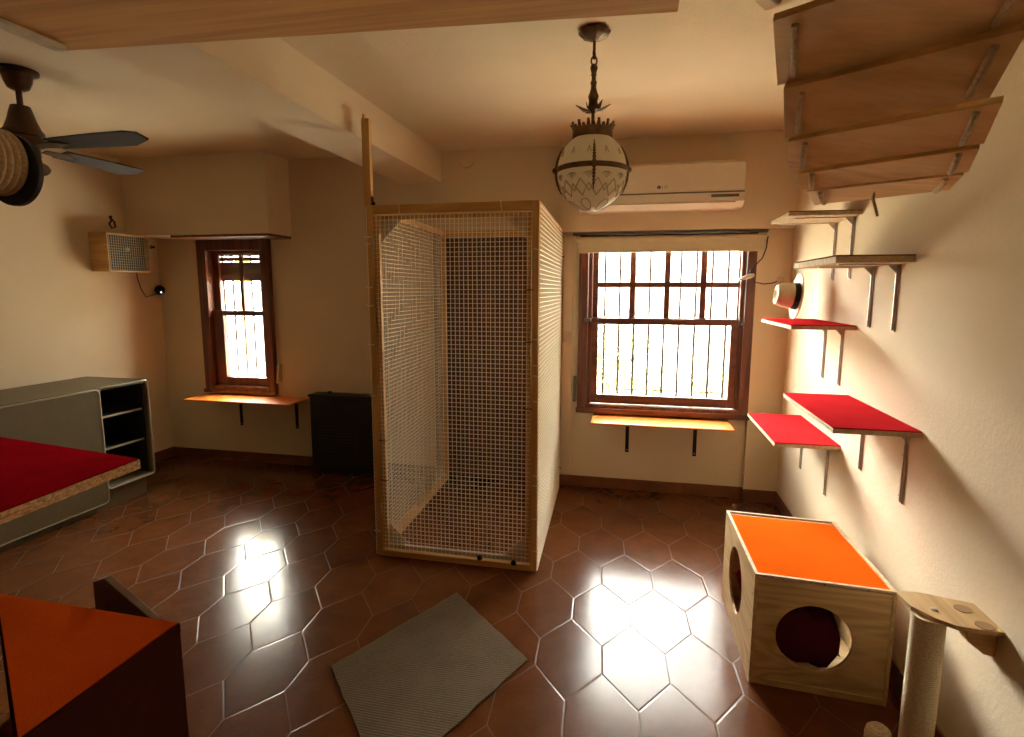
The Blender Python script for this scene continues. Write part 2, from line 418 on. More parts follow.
obj('pane', MB().box((-.297, YB+.016, .773), (.697, YB+.019, 1.337)), M['glass'], lo)
y0, y1 = YB+.045, YB+.08
US = MB().box((-.345, y0, 1.345), (-.303, y1, 1.99)).box((.735, y0, 1.345), (.775, y1, 1.99)).box((-.303, y0, 1.345), (.735, y1, 1.392)).box((-.303, y0, 1.93), (.735, y1, 1.99))
for x0, x1 in ((-.063, -.021), (.200, .243), (.464, .510)): US.box((x0, y0+.002, 1.392), (x1, y1-.002, 1.93))
US.box((-.303, y0+.004, 1.622), (.735, y1-.004, 1.664))
uo = obj('upper_sash', US, M['dark_x'], w1, bevel=.003)
obj('pane', MB().box((-.305, YB+.061, 1.39), (.737, YB+.064, 1.932)), M['glass'], uo)
obj('sash_latch', MB().box((.748, YB-.022, 1.34), (.79, YB+.0, 1.40)).tube([(.77, YB-.02, 1.38), (.77, YB-.045, 1.34)], .006), M['drop'], w1, bevel=.003)
obj('sash_latch', MB().box((-.40, YB-.055, 1.355), (-.35, YB-.01, 1.385)), M['drop'], w1, bevel=.003)

# left window
w2 = sroot('window_2', (-3.53, YB, .65))
F = MB().box((-3.892, YB-.05, .652), (-3.80, YB+.12, 2.045)).box((-3.245, YB-.05, .652), (-3.165, YB+.12, 2.045)).box((-3.80, YB-.05, .652), (-3.245, YB+.12, .725)).box((-3.80, YB-.05, 1.945), (-3.245, YB+.12, 2.045))
F.box((-3.905, YB-.062, .652), (-3.152, YB-.05, .69))
obj('window_frame', F, M['dark'], w2, bevel=.006)
LS = MB().box((-3.80, YB-.01, .725), (-3.688, YB+.03, 1.41)).box((-3.243, YB-.01, .725), (-3.225, YB+.03, 1.41)).box((-3.688, YB-.01, .725), (-3.243, YB+.03, .80)).box((-3.688, YB-.01, 1.362), (-3.243, YB+.03, 1.41))
lo = obj('lower_sash', LS, M['dark'], w2, bevel=.004)
obj('pane', MB().box((-3.69, YB+.01, .798), (-3.241, YB+.013, 1.364)), M['glass'], lo)
US = MB().box((-3.80, YB+.04, 1.37), (-3.742, YB+.07, 1.945)).box((-3.285, YB+.04, 1.37), (-3.245, YB+.07, 1.945)).box((-3.742, YB+.04, 1.37), (-3.285, YB+.07, 1.408)).box((-3.742, YB+.04, 1.915), (-3.285, YB+.07, 1.945)).box((-3.530, YB+.042, 1.408), (-3.497, YB+.068, 1.915))
uo = obj('upper_sash', US, M['dark'], w2, bevel=.003)
obj('pane', MB().box((-3.744, YB+.054, 1.406), (-3.283, YB+.057, 1.917)), M['glass'], uo)
# half-lowered slatted roller shutter behind the upper sash
sh = MB()
z = 1.675
while z < 2.02:
    gap = .007 if z > 1.80 else .0
    sh.box((-3.79, YB+.10, z), (-3.25, YB+.112, z+.045-gap)); z += .045
sh = obj('roller_shutter', sh, M['dark_x'], w2)
# dark board under the casing of the left window
mb = MB(); mb.prism([(-3.90, 4.20, 2.035), (-2.955, 4.20, 2.035), (-2.955, YB, 2.035), (-3.93, YB, 2.035)], (0, 0, .02))
struct('trim_5', mb, M['door'], bevel=.003)

# ------------------------------------------------------------------ outside
def grille(name, label, x0, x1, z0, z1, step, y, mesh):
    t = thing(name, label, 'window bars', ((x0+x1)/2, y, z0))
    x = x0+step*.45
    while x < x1: obj('bar', MB().tube([(x, y, z0), (x, y, z1)], .0105, 6), M['bar'], t); x += step
    for z in (z0+.09, z1-.08): obj('cross_bar', MB().box((x0, y-.006, z-.004), (x1, y+.002, z+.004)), M['bar'], t)
    if mesh:
        b = MB(); xx = mesh[0]
        while xx < mesh[1]: b.box((xx-.0012, y+.012, mesh[2]), (xx+.0012, y+.014, mesh[3])); xx += .019
        zz = mesh[2]
        while zz < mesh[3]: b.box((mesh[0], y+.012, zz-.0012), (mesh[1], y+.014, zz+.0012)); zz += .019
        obj('wire_screen', b, M['whitewire'], t)
    return t
grille('window_grille', 'dark vertical iron bars outside the wide right window', RW[0], RW[1], .70, 2.02, .118, YB+.20, (-.43, .80, .72, 1.46))
grille('window_grille', 'dark vertical iron bars outside the narrow left window', LW[0], LW[1], .68, 2.02, .10, YB+.20, (-3.50, -3.44, .70, 1.40))
struct('ground', MB().box((-14, YB+.26, -.2), (14, 20, -.05)), M['paving'])
gw = obj('garden_wall', MB().box((-3.2, 8.6, -.05), (6.5, 8.75, 1.9)).box((-3.22, 8.57, 1.9), (6.52, 8.78, 1.98)), M['garden'], at=(0, 8.6, 0)); tag(gw, 'pale bright garden wall seen outside through the right window', 'wall')
ho = thing('neighbour_house', 'pale neighbouring house front behind the garden wall', 'house', (2.0, 11, 0))
obj('house_wall', MB().box((-2.5, 11, -.05), (6.0, 11.3, 3.0)), M['garden'], ho)
b = MB()
for i in range(4):
    for j in range(4): b.box((1.52+i*.13, 10.96, 1.52+j*.13), (1.61+i*.13, 11.0, 1.61+j*.13))
obj('brick_lattice', b, M['brick'], ho)
def bush(label, cx, cy, h, rx, n, sd):
    rnd = random.Random(sd); b = MB()
    for _ in range(n):
        th = rnd.uniform(0, 2*PI); ph = rnd.random(); rr = math.sqrt(rnd.random())
        p = Vector((cx+rx*rr*math.cos(th), cy+.35*rr*math.sin(th), h*(.08+.92*ph*(1-.35*rr))))
        a = Vector((rnd.uniform(-1, 1), rnd.uniform(-1, 1), rnd.uniform(-1, 1))).normalized(); c = a.orthogonal().normalized()
        L, W_ = .075, .032
        vs = [b.bm.verts.new(p+a*L), b.bm.verts.new(p+c*W_), b.bm.verts.new(p-a*L), b.bm.verts.new(p-c*W_)]
        b.bm.faces.new(vs)
    t = thing('garden_shrub', label, 'shrub', (cx, cy, -.05))
    obj('leaves', b, M['leafy'], t)
    st = MB()
    for k in range(4):
        st.tube([(cx, cy, -.05), (cx+.15*math.cos(k*1.6), cy+.15*math.sin(k*1.6), h*.5), (cx+.3*math.cos(k*1.6), cy+.2*math.sin(k*1.6), h*.8)], [.02, .013, .005], 6)
    obj('stems', st, M['brick'], t)
bush('yellow-green shrub behind the lower left of the right window', -.25, 7.3, 1.40, .65, 1100, 3)
bush('low leafy shrub outside, right of the larger shrub', 1.15, 7.6, .70, .55, 500, 4)
gp = obj('sunlit_jamb_post', MB().box((-4.62, 5.9, -.05), (-4.50, 6.0, 2.4)).box((-4.64, 5.88, 2.4), (-4.48, 6.02, 2.46)), plain('sunlit_yellow', (.85, .58, .10), .8), at=(-4.56, 5.95, 0)); tag(gp, 'added post coloured like a sunlit jamb, outside the left window', 'post')  # yellow colour stands in for sunlight on the outer jamb

# ------------------------------------------------------------------ blind, strap, cable by the right window
bl = thing('roller_blind', 'rolled cream blind hung across the top of the wide window', 'blind', (.22, 4.43, 1.95))
obj('blind_roll', MB().lathe([(.030, 0), (.030, 1.36)], axis((-.47, 4.465, 1.975), (1, 0, 0)), 20), M['blind'], bl, smooth=True)
obj('blind_fabric', MB().box((-.455, 4.437, 1.895), (.88, 4.441, 1.985)), M['blind'], bl)
obj('bottom_rail', MB().box((-.455, 4.432, 1.882), (.88, 4.446, 1.905)), M['blind'], bl, bevel=.003)
obj('gap_shade_strip', MB().box((-.50, 4.44, 2.018), (.90, 4.50, 2.036)), M['drop'], bl, bevel=.003)  # dark bar imitates the shaded gap between casing and blind
st = thing('shutter_strap', 'cream shutter strap channel left of the wide window', 'strap', (-.53, 4.51, 1.2))
obj('channel', MB().box((-.578, 4.508, .10), (-.498, YB, 2.04)), M['wall'], st, bevel=.002)
obj('strap', MB().box((-.478, 4.506, .72), (-.462, 4.51, 2.03)), M['blind'], st)
obj('guide_box', MB().box((-.572, 4.498, 1.19), (-.505, 4.51, 1.275)), M['batten'], st, bevel=.003)
obj('winder', MB().box((-.482, 4.495, .71), (-.460, YB, .92)), M['drop'], st, bevel=.002)
cb = obj('wall_cable', MB().tube([(-.592, 4.512, 2.03), (-.594, 4.512, 1.2), (-.592, 4.512, .10)], .004, 6).tube([(-.592, 4.512, .15), (-.572, 4.505, .15)], .005, 6).tube([(-.592, 4.512, 1.86), (-.572, 4.505, 1.86)], .005, 6), M['black'], at=(-.592, 4.51, .1)); tag(cb, 'thin black cable running down the wall beside the cage', 'cable')
sw = MB()
pts = [(.894, 4.42, 1.985), (.885, 4.415, 1.90), (.862, 4.41, 1.83), (.81, 4.42, 1.77), (.785, 4.42, 1.73), (.79, 4.42, 1.70), (.83, 4.43, 1.66), (.89, 4.44, 1.648), (.95, 4.455, 1.655), (.985, 4.465, 1.668)]
cd = thing('lamp_cable', 'black cable with white connector hanging at the blind end', 'cable', (.98, 4.47, 1.67))
obj('cable', MB().tube(pts, .0045, 6), M['black'], cd, smooth=True)
obj('connector', MB().tube([(.815, 4.42, 1.712), (.79, 4.415, 1.705), (.74, 4.41, 1.688), (.715, 4.41, 1.678)], [.012, .018, .014, .005], 10), M['white'], cd, smooth=True)
obj('wall_box', MB().box((.985, 4.45, 1.64), (1.03, 4.475, 1.70)), M['batten'], cd, bevel=.003)
rc = obj('junction_cover', MB().lathe([(.062, 0), (.062, .008), (.056, .014)], axis((-1.36, YB, 2.625), (0, -1, 0)), 32), M['wall'], at=(-1.36, YB, 2.625), smooth=True); tag(rc, 'round cream cover plate high on the wall beside the beam', 'cover plate')

# ------------------------------------------------------------------ board shelves under the two windows
def window_board(label, x0, x1, z, xs, zb):
    t = thing('window_shelf', label, 'shelf', ((x0+x1)/2, 4.35, z), 'orange boards under the windows')
    obj('board', MB().box((x0, 4.185, z-.014), (x1, YB, z)), M['sill'], t, bevel=.002)
    for x in xs:
        b = MB().box((x-.014, YB-.006, zb), (x+.014, YB, z-.014)).box((x-.014, 4.24, z-.020), (x+.014, YB, z-.014))
        b.prism([(x-.003, YB-.006, z-.09), (x-.003, YB-.09, z-.020), (x-.003, YB-.006, z-.020)], (.006, 0, 0))
        br = obj('bracket', b, M['blackmetal'], t)
        obj('screw', MB().lathe([(.005, 0), (.003, .003)], axis((x, YB-.006, zb+.02), (0, -1, 0)), 8), M['steel'], br)
window_board('orange board shelf below the narrow left window', -3.885, -2.85, .640, (-3.567, -2.99), .345)
window_board('yellow-orange board shelf below the wide right window', -.315, .705, .618, (-.045, .472), .315)

# ------------------------------------------------------------------ air conditioner
ac = thing('air_conditioner', 'white wall-mounted air conditioner above the wide window', 'air conditioner', (.125, 4.42, 2.30))
body = MB().prism([(-.44, 4.42, 2.19), (-.44, 4.42, 2.485), (-.44, 4.25, 2.485), (-.44, 4.215, 2.46), (-.44, 4.20, 2.27), (-.44, 4.205, 2.205), (-.44, 4.27, 2.170), (-.44, 4.40, 2.165)], (1.13, 0, 0))
obj('body', body, M['white'], ac, bevel=.006)
obj('front_panel', MB().prism([(-.432, 4.214, 2.455), (-.432, 4.196, 2.275), (-.432, 4.190, 2.275), (-.432, 4.207, 2.458)], (1.114, 0, 0)), M['white'], ac, bevel=.002)
obj('panel_gap', MB().box((-.435, 4.199, 2.262), (.685, 4.203, 2.271)), M['drop'], ac)
lv = obj('louver', MB().prism([(-.40, 4.200, 2.196), (-.40, 4.255, 2.160), (-.40, 4.260, 2.165), (-.40, 4.205, 2.202)], (1.03, 0, 0)), M['white'], ac, bevel=.001)
obj('display_strip', MB().box((.47, 4.196, 2.232), (.65, 4.2005, 2.250)), M['drop'], ac, bevel=.001)
cu = bpy.data.curves.new('mark', 'FONT'); cu.body = 'LG'; cu.size = .034; cu.extrude = .0008
to = bpy.data.objects.new('mark', cu); COL.objects.link(to)
dg = bpy.context.evaluated_depsgraph_get(); me = bpy.data.meshes.new_from_object(to.evaluated_get(dg)); bpy.data.objects.remove(to)
b = MB(); b.bm.from_mesh(me); bmesh.ops.transform(b.bm, matrix=Matrix.Translation((.140, 4.193, 2.295)) @ Matrix.Rotation(PI/2, 4, 'X'), verts=b.bm.verts)
b.lathe([(.013, 0), (.013, .0015)], axis((.122, 4.1935, 2.307), (0, -1, 0)), 20)
obj('maker_mark', b, M['drop'], ac)

# ------------------------------------------------------------------ heater
ht = thing('gas_heater', 'black floor-standing heater between the left window and the cage', 'heater', (-2.42, 4.4, 0))
hx0, hx1, hy0, hy1, hz = -2.755, -2.10, 4.335, 4.505, .70
obj('casing', MB().box((hx0, hy0+.02, .04), (hx1, hy1, hz-.02)), M['heater'], ht, bevel=.01)
obj('top_lid', MB().box((hx0-.008, hy0+.005, hz-.02), (hx1+.008, hy1, hz)), M['heater'], ht, bevel=.006)
obj('front_panel', MB().box((hx0+.02, hy0, .06), (hx1-.02, hy0+.02, hz-.05)), M['heater'], ht, bevel=.008)
b = MB()
for i in range(9): b.box((hx0+.09, hy0-.006, .20+i*.028), (hx1-.20, hy0+.002, .210+i*.028))
obj('grille', b, M['heater2'], ht)
obj('plinth', MB().box((hx0+.03, hy0+.05, 0), (hx1-.03, hy1-.02, .04)), M['heater'], ht)
obj('control_knob', MB().lathe([(.022, 0), (.020, .02)], axis((hx0+.15, hy0+.10, hz), (0, 0, 1)), 20), M['heater2'], ht, smooth=True)
b = MB()
for i in range(8): b.box((hx0+.22+i*.045, hy0+.05, hz), (hx0+.24+i*.045, hy1-.04, hz+.006))
obj('top_vents', b, M['heater2'], ht)

# ------------------------------------------------------------------ low cabinet at the left wall
cz, cy0, cy1, cx0, cx1 = .90, 1.55, 3.70, XL+.015, -3.75
ck = thing('low_cabinet', 'olive-grey low cabinet with open shelves against the left wall', 'cabinet', (-4.05, 2.6, 0))
obj('carcass', MB().box((cx0, cy0, .13), (cx0+.02, cy1, cz)).box((cx0, cy0, .13), (cx1, cy0+.025, cz)).box((cx0, cy1-.025, .13), (cx1, cy1, cz)).box((cx0, 3.255, .13), (cx1-.02, 3.275, cz)).box((cx0, cy0, .13), (cx1, cy1, .155)), M['cab'], ck, bevel=.004)
obj('top_board', MB().box((cx0, cy0, cz-.026), (cx1, cy1, cz)), M['cab'], ck, bevel=.006)
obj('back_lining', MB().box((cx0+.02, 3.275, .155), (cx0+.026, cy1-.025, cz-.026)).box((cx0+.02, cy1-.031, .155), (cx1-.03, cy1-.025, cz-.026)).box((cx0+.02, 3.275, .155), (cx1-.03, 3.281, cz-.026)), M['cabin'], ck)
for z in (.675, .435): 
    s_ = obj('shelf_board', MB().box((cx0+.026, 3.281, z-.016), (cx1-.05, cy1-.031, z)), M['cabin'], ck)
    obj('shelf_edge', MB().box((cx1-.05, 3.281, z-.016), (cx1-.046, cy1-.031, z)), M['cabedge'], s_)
dr = obj('sliding_door', MB().box((cx1, cy0+.01, .05), (cx1+.022, 3.265, cz-.008)), M['cabfront'], ck, bevel=.010)
def trimpath(y0, y1, z0, z1, x, r=.035):
    pts = []
    for (cy, cz_, a0) in ((y1-r, z0+r, -PI/2), (y1-r, z1-r, 0), (y0+r, z1-r, PI/2), (y0+r, z0+r, PI)):
        for k in range(5): a = a0+k*PI/8; pts.append((x, cy+r*math.cos(a), cz_+r*math.sin(a)))
    return pts
obj('edge_trim', MB().tube(trimpath(cy0+.012, 3.263, .055, cz-.010, cx1+.018), .0065, 6, True), M['cabedge'], dr, smooth=True)
obj('edge_trim', MB().tube(trimpath(3.28, cy1-.006, .14, cz-.006, cx1, .03), .007, 6, True), M['cabedge'], ck, smooth=True)
obj('plinth', MB().box((cx0, cy0+.03, 0), (cx1-.012, 3.62, .13)), M['cab'], ck)

# ------------------------------------------------------------------ red board on legs (left foreground)
rp = thing('carpeted_platform', 'red carpeted board with raw chipboard edge in front of the cabinet', 'cat platform', (-3.0, 1.7, 0))
poly = [(-3.66, 2.405, .748), (-2.303, 2.192, .748), (-2.20, 1.13, .748), (-3.66, 1.13, .748)]
obj('board', MB().prism(poly, (0, 0, .044)), M['osb'], rp, bevel=.002)
inset = [(-3.655, 2.400, .792), (-2.308, 2.188, .792), (-2.205, 1.135, .792), (-3.655, 1.135, .792)]
obj('carpet', MB().prism(inset, (0, 0, .006)), M['dred'], rp)
for x, y in ((-3.58, 2.28), (-3.58, 1.2), (-2.32, 1.19)): obj('leg', MB().box((x-.03, y-.03, 0), (x+.03, y+.03, .748)), M['pine'], rp, bevel=.004)

# ------------------------------------------------------------------ orange-topped corner box (left foreground)
V1, V2, V3 = (-1.457, 1.483), (-2.268, 1.497), (-1.448, .956)
bx = thing('corner_cat_box', 'dark box with orange carpet top in the near left corner', 'cat box', (-1.72, 1.31, 0))
obj('sides', MB().prism([(*V1, 0), (*V2, 0), (*V3, 0)], (0, 0, .494)), M['maroonbox'], bx, bevel=.004)
obj('carpet_top', MB().prism([(-1.464, 1.477, .494), (-2.245, 1.490, .494), (-1.457, .972, .494)], (0, 0, .008)), M['dorange'], bx)
obj('edge_strip', MB().box((-1.458, .965, .47), (-1.452, 1.478, .500)), M['maroonbox'], bx)
rb = obj('wedge_board', MB().prism([(-1.925, 1.585, 0), (-1.925, 1.585, .533), (-1.872, 1.585, .553), (-1.66, 1.585, .405), (-1.64, 1.585, 0)], (0, .03, 0)), plain('dark_brown_board', (.16, .085, .045), .6, 0, .3), at=(-1.7, 1.6, 0), bevel=.003)
tag(rb, 'dark brown wedge-shaped board standing behind the near orange-topped box', 'board')

# ------------------------------------------------------------------ rope drum on a pole (upper left, pole outside the frame)
sd = thing('scratching_drum', 'rope-wound drum with black end disc below the ceiling fan', 'scratching post', (-1.975, .50, 0))
prof = []
n = 44
for i in range(n*6+1):
    prof.append((.094+.0075*abs(math.sin(PI*i/6)), .92*i/(n*6)))
obj('rope_winding', MB().lathe(prof, axis((-1.955, .55, 1.990), (0, 1, 0)), 40), M['rope'], sd, smooth=True)
obj('end_disc', MB().lathe([(.106, 0), (.109, .003), (.109, .017), (.106, .02)], axis((-1.935, 1.47, 1.970), (0, 1, 0)), 40), M['black'], sd, smooth=True)
obj('pole', MB().lathe([(.04, 0), (.04, 2.70)], T(-1.975, .50, 0), 20), M['pine'], sd, smooth=True)

# ------------------------------------------------------------------ ceiling fan
fx, fy = -3.115, 2.45
fn = thing('ceiling_fan', 'dark ceiling fan with flat wooden blades at upper left', 'ceiling fan', (fx, fy, 2.7))
obj('canopy', MB().lathe([(.026, 2.600), (.046, 2.612), (.060, 2.645), (.066, 2.680), (.092, 2.686), (.092, 2.70)][::-1], T(fx, fy, 0), 32), M['fanmetal'], fn, smooth=True)
obj('down_rod', MB().lathe([(.014, 2.50), (.014, 2.61)], T(fx, fy, 0), 16), M['fanmetal'], fn, smooth=True)
obj('motor_housing', MB().lathe([(.02, 2.530), (.042, 2.525), (.050, 2.50), (.062, 2.455), (.080, 2.41), (.090, 2.400), (.092, 2.380), (.086, 2.372), (.096, 2.362), (.096, 2.340), (.075, 2.328), (.02, 2.325)], T(fx, fy, 0), 36), M['fanmetal'], fn, smooth=True)
obj('light_hub', MB().lathe([(.06, 2.33), (.066, 2.31), (.066, 2.28), (.045, 2.255), (.015, 2.245)], T(fx, fy, 0), 28), M['fanmetal'], fn, smooth=True)
for k in range(4):
    az = math.radians((-1, 92, 179, 271)[k])
    m = T(fx, fy, 2.332) @ Matrix.Rotation(az, 4, 'Z') @ Matrix.Rotation(math.radians(-13), 4, 'X')
    L = (.75, .70, .75, .75)[k]
    pts = [(.19, -.052, -.004), (.50, -.066, -.004), (.69, -.066, -.004), (L, -.045, -.004), (L+.005, .02, -.004), (.64, .066, -.004), (.19, .052, -.004)]
    b = MB(); b.prism([m @ Vector(p) for p in pts], (m.to_3x3() @ Vector((0, 0, .008))))
    bo = obj('blade', b, M['blade'], fn)
    b = MB(); b.prism([m @ Vector(p) for p in [(.10, -.018, -.010), (.20, -.032, -.010), (.29, 0, -.010), (.20, .032, -.010), (.10, .018, -.010)]], (m.to_3x3() @ Vector((0, 0, .005))))
    obj('blade_iron', b, M['fanmetal'], bo)
for k in range(3):
    a = math.radians(-20+k*120); dd = Vector((math.cos(a), math.sin(a), -.55)).normalized()
    b = MB().lathe([(.012, 0), (.016, .02), (.026, .05), (.030, .07), (.026, .09), (.008, .10)], axis(Vector((fx, fy, 2.29))+dd*.045, dd), 20)
    obj('bulb_shade', b, plain('smoked_glass_shade', (.20, .13, .08), .15, 0) if k == 0 else bpy.data.materials['smoked_glass_shade'], fn, smooth=True)

# ------------------------------------------------------------------ small box and camera on the left wall
vb = thing('vent_box', 'small wooden box with wire mesh front on the left wall', 'box', (-4.26, 4.0, 1.9))
x0, x1, y0, y1, z0, z1 = XL, -4.17, 3.845, 4.255, 1.742, 2.055
obj('box_panels', MB().box((x0, y0, z0), (x1, y0+.012, z1)).box((x0, y1-.012, z0), (x1, y1, z1)).box((x0, y0+.012, z0), (x1, y1-.012, z0+.012)).box((x0, y0+.012, z1-.012), (x1, y1-.012, z1)), M['pine_x'], vb, bevel=.002)
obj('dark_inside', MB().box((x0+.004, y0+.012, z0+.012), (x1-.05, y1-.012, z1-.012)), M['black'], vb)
b = MB(); y = y0+.02
while y < y1-.01: b.box((x1-.002, y-.0012, z0+.006), (x1+.001, y+.0012, z1-.006)); y += .021
z = z0+.02
while z < z1-.008: b.box((x1-.002, y0+.006, z-.0012), (x1+.001, y1-.006, z+.0012)); z += .021
obj('wire_front', b, M['batten'], vb)
obj('inner_ball', MB().sphere((x1-.035, 4.06, 1.93), .018), M['batten'], vb, smooth=True)
hk = obj('wall_hook', MB().tube([(XL+.002, 4.06, 2.19), (XL+.03, 4.045, 2.17), (XL+.03, 4.02, 2.14), (XL+.03, 4.04, 2.105), (XL+.03, 4.075, 2.12), (XL+.03, 4.07, 2.16), (XL+.012, 4.055, 2.19)], .007, 8).sphere((XL+.012, 4.055, 2.20), .012), M['fanmetal'], at=(XL, 4.06, 2.1), smooth=True); tag(hk, 'small dark metal hook on the wall above the mesh-fronted box', 'hook')
hk = obj('cable_hook', MB().tube([(XL+.0, 4.40, 1.985), (XL+.05, 4.33, 1.985), (XL+.11, 4.33, 1.98), (XL+.13, 4.36, 1.975), (XL+.11, 4.38, 1.97), (XL+.03, 4.38, 1.965)], .006, 8), M['fanmetal'], at=(XL, 4.4, 1.98), smooth=True); tag(hk, 'dark metal loop on the wall between mesh-fronted box and left window', 'hook')
sc_ = thing('security_camera', 'small black camera ball in the left back corner', 'camera', (-4.30, 4.47, 1.59))
obj('camera_body', MB().sphere((-4.285, 4.445, 1.592), .042, 20, 12, (1, 1, 1.08)), M['black'], sc_, smooth=True)
obj('mount', MB().lathe([(.024, 0), (.02, .012), (.008, .03)], axis((-4.33, YB, 1.60), (.4, -1, 0)), 16).tube([(-4.33, 4.51, 1.60), (-4.30, 4.47, 1.592)], .012), M['black'], sc_, smooth=True)
obj('status_light', MB().sphere((-4.245, 4.418, 1.572), .006), M['led'], sc_)
obj('power_cable', MB().tube([(-4.29, 4.43, 1.562), (-4.31, 4.38, 1.545), (XL+.012, 4.34, 1.53), (XL+.010, 4.30, 1.60), (XL+.010, 4.27, 1.69), (XL+.012, 4.262, 1.76)], .0035, 6), M['black'], sc_, smooth=True)
lh = obj('shutter_winder', MB().tube([(-3.135, 4.49, .94), (-3.13, 4.475, .90), (-3.135, 4.475, .80), (-3.15, 4.49, .765)], .010, 8).box((-3.15, 4.495, .78), (-3.118, YB, .93)), M['batten'], at=(-3.13, YB, .8), smooth=True); tag(lh, 'slim pale strap winder on the wall right of the narrow window', 'handle')

# ------------------------------------------------------------------ wire cage around the dark door
cg = thing('wire_cage', 'tall pine-framed cage of white wire mesh in front of the dark door', 'cage', (-1.0, 3.03, 0))
CX0, CX1, CY0, CY1, CH = -1.497, -.517, 3.02, 4.46, 2.068
pw = .038
def skew(p):
    x, y, z = p; return (x-.045*(y-CY0), y, z)
def cbox(b, a, c):
    (x0, y0, z0), (x1, y1, z1) = a, c
    b.hexa([skew(p) for p in ((x0, y0, z0), (x1, y0, z0), (x1, y1, z0), (x0, y1, z0))], [skew(p) for p in ((x0, y0, z1), (x1, y0, z1), (x1, y1, z1), (x0, y1, z1))]); return b
for (x, y, dx) in ((CX0, CY0, .036), (CX1-.036, CY0, .036), (CX0, CY1-pw, pw), (CX1-pw+.0, CY1-pw, pw)):
    obj('corner_post', cbox(MB(), (x, y, 0), (x+dx, y+pw, CH)), M['pine'], cg, bevel=.003)
a, c = CX0+.036, CX1-.036
obj('top_rail', cbox(MB(), (a, CY0, CH-.05), (c, CY0+pw, CH)), M['pine_x'], cg, bevel=.002)
obj('bottom_rail', cbox(MB(), (a, CY0, 0), (c, CY0+pw, .035)), M['pine_x'], cg, bevel=.002)
obj('top_rail', cbox(MB(), (CX0+pw, CY1-pw, CH-.05), (CX1-pw, CY1, CH)), M['pine_x'], cg, bevel=.002)
for x in (CX0, CX1-.034):
    obj('side_rail', cbox(MB(), (x, CY0+pw, CH-.045), (x+.034, CY1-pw, CH)), M['pine_y'], cg, bevel=.002)
    obj('side_rail', cbox(MB(), (x, CY0+pw, 0), (x+.034, CY1-pw, .06)), M['pine_y'], cg, bevel=.002)
g = .0254; wr = .0014
def wires_y(b, x, y0, y1, z0, z1):
    y = y0
    while y <= y1: cbox(b, (x-wr, y-wr, z0), (x+wr, y+wr, z1)); y += g
    z = z0
    while z <= z1: cbox(b, (x+wr, y0, z-wr), (x+3*wr, y1, z+wr)); z += g
obj('side_mesh', (lambda b: (wires_y(b, CX1+.002, CY0+.004, CY1, .01, CH-.008), b)[1])(MB()), M['whitewire'], cg)
obj('side_mesh', (lambda b: (wires_y(b, CX0-.006, CY0+.004, CY1, .01, CH-.008), b)[1])(MB()), M['whitewire'], cg)
rnd = random.Random(5)
for (xx) in (CX0-.004, CX1+.004):
    for z in [rnd.uniform(.1, 2.0) for _ in range(9)]:
        k = -1 if xx < -1 else 1
        obj('wire_tie', MB().tube([(xx-.03*k, CY0-.005, z+.004), (xx, CY0-.005, z), (xx+.010*k, CY0-.012, z+.008)], .0024, 5), M['whitewire'], cg)
for x in (-1.3, -.72): obj('wire_tie', MB().tube([(x, CY0-.004, CH-.05), (x-.004, CY0-.004, CH+.004)], .0018, 5), M['whitewire'], cg)
# its door
dx0, dx1, dz0, dz1 = CX0+.042, CX1-.042, .045, CH-.058
dk = obj('cage_door', MB().box((dx0, CY0+.006, dz0), (dx0+.026, CY0+.032, dz1)).box((dx1-.026, CY0+.006, dz0), (dx1, CY0+.032, dz1)).box((dx0+.026, CY0+.006, dz1-.022), (dx1-.026, CY0+.032, dz1)), M['pine'], cg, bevel=.002)
obj('door_bottom_rail', MB().box((dx0+.026, CY0+.010, dz0+.004), (dx1-.026, CY0+.030, dz0+.030)), M['batten'], dk, bevel=.002)
b = MB(); x = dx0+.012
while x < dx1: b.box((x-wr, CY0+.001, dz0), (x+wr, CY0+.001+2*wr, dz1)); x += g
z = dz0+.008
while z < dz1: b.box((dx0, CY0-.002, z-wr), (dx1, CY0-.002+2*wr, z+wr)); z += g
obj('door_mesh', b, M['whitewire'], dk)
gs = .13
for (sx, sz) in ((0, 0), (0, 1), (1, 0), (1, 1)):
    X = dx1-.022 if sx else dx0+.022; Z = dz1-.02 if sz else dz0+.03
    ex, ez = (-gs if sx else gs), (-gs if sz else gs)
    obj('corner_gusset', MB().prism([(X, CY0+.033, Z), (X+ex, CY0+.033, Z), (X, CY0+.033, Z+ez)], (0, .004, 0)), M['batten'], dk)
for z in (1.86, 1.02, .30): obj('hinge', MB().tube([(CX0+.038, CY0-.004, z-.035), (CX0+.038, CY0-.004, z+.035)], .005, 8), M['steel'], dk, smooth=True)
for (x, z) in ((-.85, .055), (-.648, .045)): obj('bolt', MB().lathe([(.016, 0), (.016, .008), (.008, .016)], axis((x, CY0-.003, z), (0, -1, 0)), 16), M['blackmetal'], dk, smooth=True)
for z in (.95, 1.32, 1.6): obj('clip', MB().tube([(dx1-.03, CY0-.006, z), (dx1+.014, CY0-.006, z+.002)], .003, 6), M['blackmetal'], dk)
for z in (.48, .72): obj('clip', MB().tube([(dx0-.004, CY0-.006, z), (dx0+.04, CY0-.006, z-.002)], .003, 6), M['blackmetal'], dk)
# upright batten that ties the cage to the beam
ub = obj('tie_batten', MB().box((-1.520, CY0+.012, CH), (-1.474, CY0+.045, 2.535)).box((-1.53, CY0+.045, CH-.2), (-1.515, CY0+.06, 2.57)), M['pine'], cg, bevel=.003)
obj('tie_bracket', MB().box((-1.474, CY0+.01, CH), (-1.455, CY0+.04, CH+.004)).box((-1.474, CY0+.01, CH), (-1.471, CY0+.04, CH+.05)).sphere((-1.464, CY0+.025, CH+.012), .010, 8, 6), M['blackmetal'], cg)

